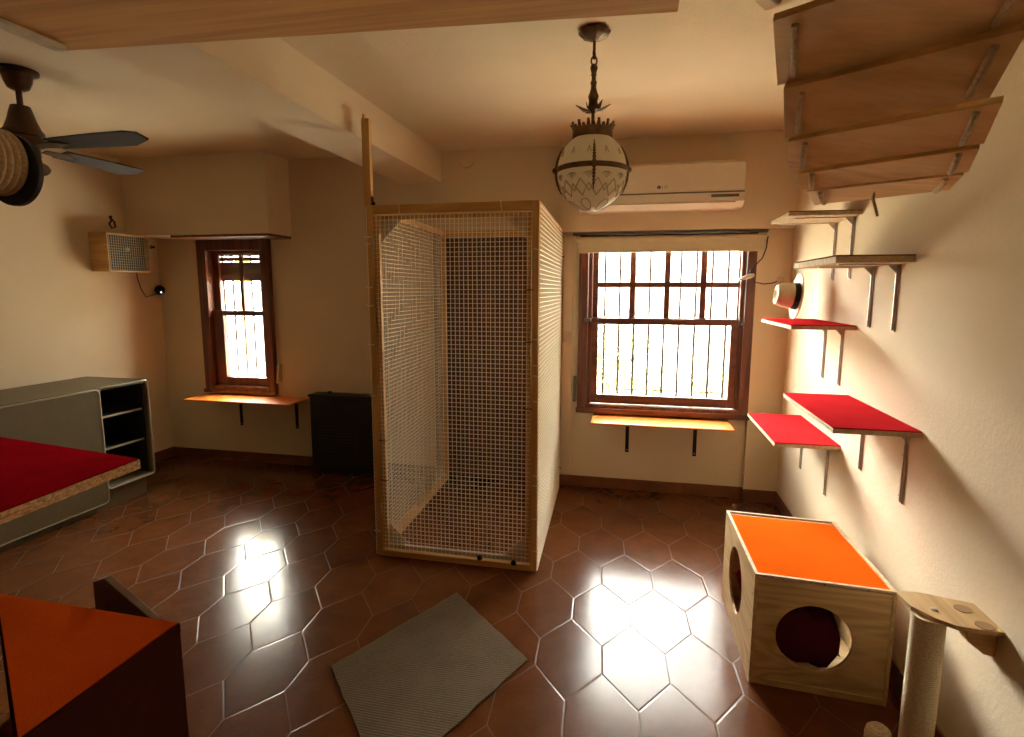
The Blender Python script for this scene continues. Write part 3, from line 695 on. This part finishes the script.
# ------------------------------------------------------------------ globe pendant lamp
lx, ly, lz, lr = -.214, 2.612, 2.116, .151
pl = thing('globe_pendant_lamp', 'frosted cut-glass globe lamp with bronze bands hanging from ceiling', 'lamp', (lx, ly, 2.7))
prof = [(lr*math.sin(PI*i/32), -lr*math.cos(PI*i/32)) for i in range(0, 28)]
gl = obj('glass_globe', MB().lathe(prof, T(lx, ly, lz) @ Matrix.Diagonal((1, 1, 1.1, 1)), 48, False), M['lampglass'], pl, smooth=True)
def on(az, el, r=lr+.001): return Vector((lx+r*math.cos(el)*math.cos(az), ly+r*math.cos(el)*math.sin(az), lz+1.1*r*math.sin(el)))
def arc(p0, p1, n=6, r=lr+.0005):
    return [on(p0[0]+(p1[0]-p0[0])*i/n, p0[1]+(p1[1]-p0[1])*i/n, r) for i in range(n+1)]
b = MB(); K = 12
for k in range(K):
    a0 = 2*PI*k/K; a1 = 2*PI*(k+.5)/K; a2 = 2*PI*(k+1)/K
    b.tube(arc((a0, -.62), (a1, -.30)), .0024, 5); b.tube(arc((a1, -.30), (a2, -.62)), .0024, 5)
    b.tube(arc((a0, -.42), (a1, -.76)), .0024, 5); b.tube(arc((a1, -.76), (a2, -.42)), .0024, 5)
for k in range(6):
    a = 2*PI*k/6+.3
    lobe = [on(a+.17*math.sin(t)*1.6, -1.12+.26*math.cos(t), lr+.0005) for t in [2*PI*i/12 for i in range(12)]]
    b.tube(lobe, .0024, 5, True)
obj('cut_pattern', b, M['cutline'], gl, smooth=True)
b = MB()
for k in range(K):
    a = 2*PI*k/K
    for dlt in (-.10, -.05, 0, .05, .10): b.tube(arc((a+dlt*.5, -.14), (a+dlt*1.5, -.30+abs(dlt)), 4), .0018, 4)
    b.tube(arc((a-.05, .34), (a, .52), 4), .0018, 4); b.tube(arc((a, .52), (a+.05, .34), 4), .0018, 4)
obj('cut_rays', b, M['cutdark'], gl)
b = MB(); prof = [(lr+.001, -.011), (lr+.005, -.010), (lr+.006, 0), (lr+.005, .010), (lr+.001, .011)]
b.lathe(prof, T(lx, ly, lz+.006), 48, False)
obj('equator_band', b, M['bronze'], pl, smooth=True)
for k in range(4):
    a = math.radians(-82+90*k)
    pts = [on(a, .006/lr+e, lr+.007) for e in [(-.62+1.24*i/16) for i in range(17)]]
    rs = [.002+.0035*math.sin(PI*i/16) for i in range(17)]
    b = MB().tube(pts, rs, 6)
    for i in range(2, 15):
        for s_ in (-1, 1): b.sphere(on(a+s_*.028*math.sin(PI*i/16), -.58+1.24*i/16, lr+.006), .0045, 6, 4)
    b.sphere(on(a, .04, lr+.012), .012, 8, 6)
    obj('leaf_strap', b, M['bronze'], pl, smooth=True)
b = MB(); b.lathe([(.080, 0), (.088, .003), (.087, .036), (.083, .039), (.078, .004)], T(lx, ly, lz+.140), 48, False)
for k in range(26):
    a = 2*PI*k/26; c = Vector((lx+.085*math.cos(a), ly+.085*math.sin(a), lz+.177)); t = Vector((-math.sin(a), math.cos(a), 0)); hgt = .022 if k % 2 else .012
    b.prism([c-t*.009, c+t*.009, c+t*.005+Vector((math.cos(a)*.006, math.sin(a)*.006, hgt)), c-t*.005+Vector((math.cos(a)*.006, math.sin(a)*.006, hgt))], Vector((math.cos(a), math.sin(a), 0))*.003)
    if k % 2: b.sphere(c+Vector((math.cos(a)*.007, math.sin(a)*.007, hgt)), .0065, 6, 5)
b.lathe([(.084, 0), (.05, .012), (.012, .016)], T(lx, ly, lz+.152), 32, False)
obj('crown_gallery', b, M['bronze'], pl, smooth=True)
prof = [(.007, 2.262), (.007, 2.362), (.013, 2.366), (.016, 2.385), (.010, 2.395), (.014, 2.405), (.021, 2.420), (.023, 2.432), (.016, 2.450), (.011, 2.470), (.013, 2.482), (.015, 2.488), (.010, 2.495), (.009, 2.512), (.013, 2.518), (.010, 2.526), (.014, 2.538), (.017, 2.548), (.012, 2.560), (.005, 2.564)]
obj('turned_stem', MB().lathe(prof, T(lx, ly, 0), 16), M['bronze'], pl, smooth=True)
b = MB()
for k in range(2):
    t0 = [(lx+.012*math.cos(t)*(1 if k % 2 == 0 else .25), ly+.012*math.cos(t)*(.25 if k % 2 == 0 else 1), 2.576+k*.026+.019*math.sin(t)) for t in [2*PI*i/10 for i in range(10)]]
    b.tube(t0, .004, 6, True)
b.tube([(lx, ly, 2.615), (lx, ly, 2.66)], .0065, 8)
obj('chain', b, M['bronze'], pl, smooth=True)
b = MB()
for k in range(6):
    a = 2*PI*k/6+.1; ca, sa = math.cos(a), math.sin(a)
    L = .075 if k % 3 != 1 else .035; hh = .028 if k % 3 != 1 else .045
    base = Vector((lx+.006*ca, ly+.006*sa, 2.368)); tip = Vector((lx+L*ca, ly+L*sa, 2.368+hh)); mid = base.lerp(tip, .45)+Vector((.004*ca, .004*sa, -.010)); t = Vector((-sa, ca, 0))
    b.prism([base, mid-t*.012, tip, mid+t*.012], (0, 0, .004))
    mid2 = base+Vector((.018*ca, .018*sa, .020)); b.prism([base, mid2-t*.009, base+Vector((.022*ca, .022*sa, .042)), mid2+t*.009], Vector((ca, sa, 0))*.003)
obj('acanthus_leaves', b, M['bronze'], pl)
wob = lambda u: 1+.05*math.cos(2*PI*u*10)
obj('ceiling_rose', MB().lathe([(.012, 2.655), (.022, 2.660), (.035, 2.668), (.052, 2.672), (.064, 2.684), (.066, 2.692), (.058, 2.70)], T(lx, ly, 0), 60, True, wob), M['bronze'], pl, smooth=True)

# ------------------------------------------------------------------ five shelves on the right wall
def wall_shelf(label, x0, y0, y1, zt, brs, zb, m_top='red', th=.018, ct=.006):
    t = thing('wall_shelf', label, 'cat shelf', ((x0+XR)/2, (y0+y1)/2, zt), 'cat shelves on the right wall')
    obj('board', MB().box((x0, y0, zt-ct-th), (XR, y1, zt-ct)), M['ply_edge'], t, bevel=.0015)
    obj('carpet', MB().box((x0+.003, y0+.003, zt-ct), (XR, y1-.003, zt)), M[m_top], t)
    zu = zt-ct-th
    for y in brs:
        b = MB().box((XR-.006, y-.013, zb), (XR, y+.013, zu)).box((x0+.05, y-.013, zu-.005), (XR-.006, y+.013, zu))
        b.prism([(XR-.006, y-.003, zu-.045), (XR-.045, y-.003, zu-.005), (XR-.006, y-.003, zu-.005)], (0, .006, 0))
        b.box((XR-.012, y-.004, zb+.005), (XR-.006, y+.004, zu-.03))
        br = obj('bracket', b, M['steel'], t, bevel=.001)
        for z in (zb+.03, zu-.10): obj('screw', MB().sphere((XR-.008, y+.008, z), .0045, 8, 5), M['blackmetal'], br)
wall_shelf('topmost wall shelf, just below the hanging plank bridge', .735, 3.19, 3.58, 2.000, (3.56, 3.29), 1.66, m_top='brown')
wall_shelf('bare-looking second wall shelf from the top', .785, 2.58, 3.22, 1.745, (2.985, 2.72), 1.428, m_top='brown', th=.026)
wall_shelf('red wall shelf holding the straw hat', .772, 3.14, 3.86, 1.428, (3.60, 3.32), 1.095)
wall_shelf('large red wall shelf, nearest to the camera', .765, 2.39, 3.18, 1.070, (2.94, 2.50), .747)
wall_shelf('lowest red wall shelf, beside the wide window', .748, 3.22, 3.99, .788, (3.90, 3.40), .450)

# hat standing on the third shelf, leaning on the wall
hc = Vector((.950, 3.77, 1.566)); hd = Vector((-1, .0, .10)).normalized()
hat = thing('straw_hat', 'pale straw hat with black band propped on a red wall shelf', 'hat', (.96, 3.76, 1.43))
hm = axis(hc, hd) @ Matrix.Diagonal((.94, .94, .94, 1))
obj('brim', MB().lathe([(.080, .0), (.11, -.004), (.140, .000), (.148, .006), (.146, .010), (.11, .001), (.082, .005)], hm, 40, False), M['straw'], hat, smooth=True)
wobh = lambda u: 1+.07*math.cos(4*PI*u)
obj('crown', MB().lathe([(.090, .002), (.086, .045), (.080, .10), (.066, .130), (.044, .134), (.020, .112), (.0, .106)], hm, 40, True, wobh), M['straw'], hat, smooth=True)
obj('band', MB().lathe([(.0925, .003), (.0905, .034), (.0905, .036), (.0885, .036)], hm, 40, False, wobh), M['band'], hat, smooth=True)

# ------------------------------------------------------------------ plywood cat cube on the right
rc_ = Matrix.Translation((.497, 2.303, 0)) @ Matrix(((.9965, -.020, 0, 0), (-.070, .9998, 0, 0), (0, 0, 1, 0), (0, 0, 0, 1)))
cc = thing('plywood_cat_cube', 'plywood cat house with round holes and bright orange top', 'cat house', (.74, 2.6, 0))
cw, cdp, chh, tk = .499, .675, .472, .012
def panel_hole(u0, u1, v0, v1, cu_, cv_, rad, place, thick, seg=40):
    """rectangular panel with a round hole; place(u, v, w) -> world"""
    b = MB(); bm = b.bm
    outer = []
    for k in range(seg):
        a = 2*PI*k/seg; du, dv = math.cos(a), math.sin(a)
        tt = min(((u1-cu_)/du if du > 1e-6 else (u0-cu_)/du if du < -1e-6 else 9), ((v1-cv_)/dv if dv > 1e-6 else (v0-cv_)/dv if dv < -1e-6 else 9))
        outer.append((cu_+du*tt, cv_+dv*tt))
    for (U, V) in ((u0, v0), (u1, v0), (u1, v1), (u0, v1)):      # snap nearest to the true corners
        i = min(range(seg), key=lambda q: (outer[q][0]-U)**2+(outer[q][1]-V)**2); outer[i] = (U, V)
    R = []
    for w_ in (0, thick):
        R.append(([bm.verts.new(place(u, v, w_)) for u, v in outer], [bm.verts.new(place(cu_+rad*math.cos(2*PI*k/seg), cv_+rad*math.sin(2*PI*k/seg), w_)) for k in range(seg)]))
    for k in range(seg):
        j = (k+1) % seg
        for (o_, i_) in R: bm.faces.new([o_[k], o_[j], i_[j], i_[k]])
        bm.faces.new([R[0][0][k], R[0][0][j], R[1][0][j], R[1][0][k]]); bm.faces.new([R[0][1][k], R[0][1][j], R[1][1][j], R[1][1][k]])
    return b
fr = panel_hole(tk, cw-tk, .03, chh-.012, .228, .232, .138, lambda u, v, q: rc_ @ Vector((u, .004+q, v)), tk)
obj('front_panel', fr, M['ply'], cc)
sl = panel_hole(0, cdp, 0, chh, .37, .255, .150, lambda u, v, q: rc_ @ Vector((q, u, v)), tk)
obj('side_panel', sl, M['ply_y'], cc)
sr = panel_hole(0, cdp, 0, chh, .47, .255, .130, lambda u, v, q: rc_ @ Vector((cw-tk+q, u, v)), tk)
obj('side_panel', sr, M['ply_y'], cc)
bk = panel_hole(tk, cw-tk, .0, chh-.012, .26, .25, .12, lambda u, v, q: rc_ @ Vector((u, cdp-tk+q, v)), tk)
obj('back_panel', bk, M['ply'], cc)
obj('bottom_strip', MB().box((tk, .0, 0), (cw-tk, tk, .028), rc_), M['ply'], cc, bevel=.001)
obj('floor_panel', MB().box((tk, tk+.004, .004), (cw-tk, cdp-tk, .014), rc_), M['ply'], cc)
b = MB().box((0, -.001, chh-.006), (cw, .013, chh+.004), rc_).box((0, cdp-.013, chh-.006), (cw, cdp+.001, chh+.004), rc_).box((-.001, .013, chh-.006), (.013, cdp-.013, chh+.004), rc_).box((cw-.013, .013, chh-.006), (cw+.001, cdp-.013, chh+.004), rc_)
obj('top_rim', b, M['ply_edge'], cc, bevel=.001)
obj('roof_panel', MB().box((.013, .013, chh-.022), (cw-.013, cdp-.013, chh-.010), rc_), M['ply_edge'], cc)
obj('carpet_top', MB().box((.014, .016, chh-.010), (cw-.014, cdp-.030, chh-.003), rc_), M['orange'], cc)
for (u, v) in ((.10, chh-.004), (.25, chh-.004), (.40, chh-.004)): obj('screw', MB().lathe([(.003, 0), (.003, .0015)], axis(rc_ @ Vector((u, -.001, v)), (0, -1, 0)), 8), M['drop'], cc)
for v in (.08, .22, .38): obj('screw', MB().lathe([(.003, 0), (.003, .0015)], axis(rc_ @ Vector((-.001, .02, v)), (-1, 0, 0)), 8), M['drop'], cc)
def cushion(label, c, sx, sy, sz, m, rz=0, tilt=0):
    b = MB(); bm = b.bm
    mt = Matrix.Translation(c) @ Matrix.Rotation(rz, 4, 'Z') @ Matrix.Rotation(tilt, 4, 'Y')
    n = 18; g_ = {}
    for side in (1, -1):
        for i in range(n+1):
            for j in range(n+1):
                u, v = -1+2*i/n, -1+2*j/n
                h = (1-u**4)*(1-v**4); h = h**.3
                k = 1-.07*(1-abs(u*v))
                wr_ = .012*math.sin(9*u+4*v)*h
                if side == -1 and (i in (0, n) or j in (0, n)): g_[(side, i, j)] = g_[(1, i, j)]
                else: g_[(side, i, j)] = bm.verts.new(mt @ Vector((u*sx*k, v*sy*k, side*sz*h+wr_)))
        for i in range(n):
            for j in range(n):
                bm.faces.new([g_[(side, i, j)], g_[(side, i+1, j)], g_[(side, i+1, j+1)], g_[(side, i, j+1)]])
    o = obj('cushion', b, m, at=c, smooth=True); tag(o, label, 'cushion', None); return o
cushion('dark maroon cushion seen through the front hole of the cat house', rc_ @ Vector((.203, .195, .198)), .148, .168, .122, M['maroon'], 0, .30)
cushion('pinkish red cushion seen through the side hole of the cat house', rc_ @ Vector((.175, .505, .160)), .125, .105, .070, M['pink'], .1, .2)

# ------------------------------------------------------------------ scratching post with plywood top at the right wall
sp_ = thing('scratching_post', 'sisal scratching post with plywood top beside the plywood cat house', 'scratching post', (.89, 1.84, 0))
pz = .618
out = [(.862, 1.975), (.882, 1.995), (.93, 2.00), (XR, 1.96), (XR, 1.800), (1.01, 1.800), (.955, 1.808), (.912, 1.840), (.872, 1.900)]
plate = obj('plywood_top', MB().prism([(x, y, pz-.014) for x, y in out], (0, 0, .014)), M['ply_y'], sp_, bevel=.002)
obj('sisal_column', MB().lathe([(.046, 0), (.046, pz-.014)], T(.915, 1.880, 0), 36), M['sisal'], sp_, smooth=True)
wornw = plain('worn_wood', (.34, .20, .08), .8)
for (x, y) in ((1.022, 1.915), (1.035, 1.825)): obj('drilled_recess', MB().lathe([(.024, 0), (.024, .0015)], T(x, y, pz), 24), wornw, sp_)
obj('bolt_head', MB().lathe([(.010, 0), (.009, .004), (.003, .006)], T(.932, 1.890, pz), 16), M['steel'], sp_, smooth=True)
obj('wall_block', MB().prism([(XR, 1.83, pz-.014), (XR-.085, 1.83, pz-.014), (XR-.075, 1.83, pz-.06), (XR-.03, 1.83, pz-.095), (XR, 1.83, pz-.10)], (0, .05, 0)), M['pine_x'], sp_, bevel=.003)
sp2 = obj('short_sisal_post', MB().lathe([(.040, 0), (.040, .115), (.036, .135), (.025, .145), (.004, .15)], T(.84, 1.955, 0), 28), M['sisal'], at=(.84, 1.955, 0), smooth=True); tag(sp2, 'short rounded sisal stub at the foot of the scratching post', 'scratching post')

# ------------------------------------------------------------------ rug
rg = MB(); rq = [(-.887, 2.696), (-.416, 2.237), (-.747, 1.493), (-1.228, 2.009)]
nn = 14; edge = []
rnd = random.Random(9)
for i in range(4):
    a, c = Vector(rq[i]), Vector(rq[(i+1) % 4])
    for k in range(nn):
        p = a+(c-a)*k/nn; edge.append((p.x+rnd.uniform(-.003, .003), p.y+rnd.uniform(-.003, .003), .001))
rg.prism(edge, (0, 0, .009))
ru = obj('doormat', rg, M['rug'], at=(-.82, 2.1, 0)); ru.rotation_euler = (0, 0, 0); tag(ru, 'grey-brown ribbed mat lying askew on the tiles', 'mat')

# ------------------------------------------------------------------ overhead platform and hanging plank bridge
op = thing('overhead_platform', 'wide wooden board overhead along the top of the picture', 'cat platform', (-.7, 1.2, 2.25))
obj('board', MB().prism([(-1.56, 1.368, 2.25), (.072, 1.492, 2.25), (.072, 1.12, 2.25), (-1.56, 1.05, 2.25)], (0, 0, .028)), M['plat'], op, bevel=.002)
obj('board', MB().prism([(-1.56, 1.046, 2.25), (.072, 1.116, 2.25), (.072, .80, 2.25), (-1.56, .72, 2.25)], (0, 0, .028)), M['plat'], op, bevel=.002)
obj('batten', MB().prism([(-1.560, 1.335, 2.236), (-1.522, 1.338, 2.236), (-1.522, .74, 2.236), (-1.560, .74, 2.236)], (0, 0, .014)), M['batten'], op, bevel=.003)
obj('batten', MB().prism([(.00, 1.10, 2.228), (.05, 1.10, 2.228), (.05, .82, 2.228), (.00, .82, 2.228)], (0, 0, .022)), M['batten'], op, bevel=.003)
for x, y in ((-1.4, .85), (-1.4, 1.2), (-.05, .9), (-.05, 1.25)): obj('hanger_rod', MB().tube([(x, y, 2.278), (x, y, 2.70)], .005, 8), M['steel'], op)

# planks: far-edge left / right ends, near-edge left / right ends
PK = [((.262, 1.470, 2.225), (.640, 1.205, 2.225), (.150, 1.330, 2.245), (.52, 1.05, 2.245)),
      ((.329, 1.630, 2.113), (.719, 1.384, 2.113), (.268, 1.415, 2.180), (.665, 1.150, 2.180)),
      ((.386, 1.785, 2.020), (.742, 1.510, 2.020), (.340, 1.612, 2.098), (.716, 1.350, 2.098)),
      ((.432, 1.914, 1.955), (.812, 1.655, 1.955), (.396, 1.776, 2.010), (.768, 1.510, 2.010)),
      ((.486, 1.990, 1.912), (.845, 1.780, 1.912), (.455, 1.905, 1.946), (.806, 1.660, 1.946)),
      ((.570, 2.130, 1.884), (.872, 1.930, 1.889), (.508, 1.998, 1.908), (.840, 1.790, 1.908))]
br_ = thing('plank_bridge', 'hanging bridge of wooden planks laced with rope, upper right', 'cat bridge', (.6, 1.65, 2.1))
for i, (fl, frr, nl, nr) in enumerate(PK):
    q = [Vector(p) for p in (fl, frr, nr, nl)]
    nrm = (q[1]-q[0]).cross(q[3]-q[0]).normalized()
    if nrm.z < 0: nrm = -nrm
    obj('plank', MB().prism(q, nrm*.018), M['step'], br_, bevel=.0015)
    for s_, (f0, n0) in enumerate(((.085, .10), (.90, .91))):
        a = q[0].lerp(q[1], f0); c = q[3].lerp(q[2], n0)
        p0 = a.lerp(c, .14); p1 = a.lerp(c, .86); dn = -nrm*.006
        path = [p0-dn*3, p0+dn*.6, p0.lerp(p1, .25)+dn*1.2, p0.lerp(p1, .5)+dn*1.5, p0.lerp(p1, .75)+dn*1.2, p1+dn*.6, p1-dn*3]
        obj('rope_lacing', MB().tube(path, .008, 8), M['rope'], br_, smooth=True)
# ends of the ropes: up to the ceiling at the near end, to the wall at the far end
a = Vector(PK[-1][0]); c = Vector(PK[-1][1])
for f in (.09, .90):
    p = a.lerp(c, f); s0 = p+Vector((0, -.02, .02))
    obj('suspension_rope', MB().tube([s0, s0+Vector((.01, -.05, .18)), s0+Vector((.0, -.16, .5)), (s0.x, s0.y-.30, H)], .006, 8), M['rope'], br_, smooth=True)
    k = Vector(PK[0][2]).lerp(Vector(PK[0][3]), f)
    obj('suspension_rope', MB().tube([k+Vector((0, .02, 0)), k+Vector((0, 0, .2)), (k.x, k.y-.05, H)], .006, 8), M['rope'], br_, smooth=True)
obj('rope_end', MB().tube([c+Vector((-.18, .04, .005)), c+Vector((-.18, .050, -.012)), c+Vector((-.168, .06, -.035)), c+Vector((-.162, .055, -.062))], .0045, 8), M['rope'], br_, smooth=True)
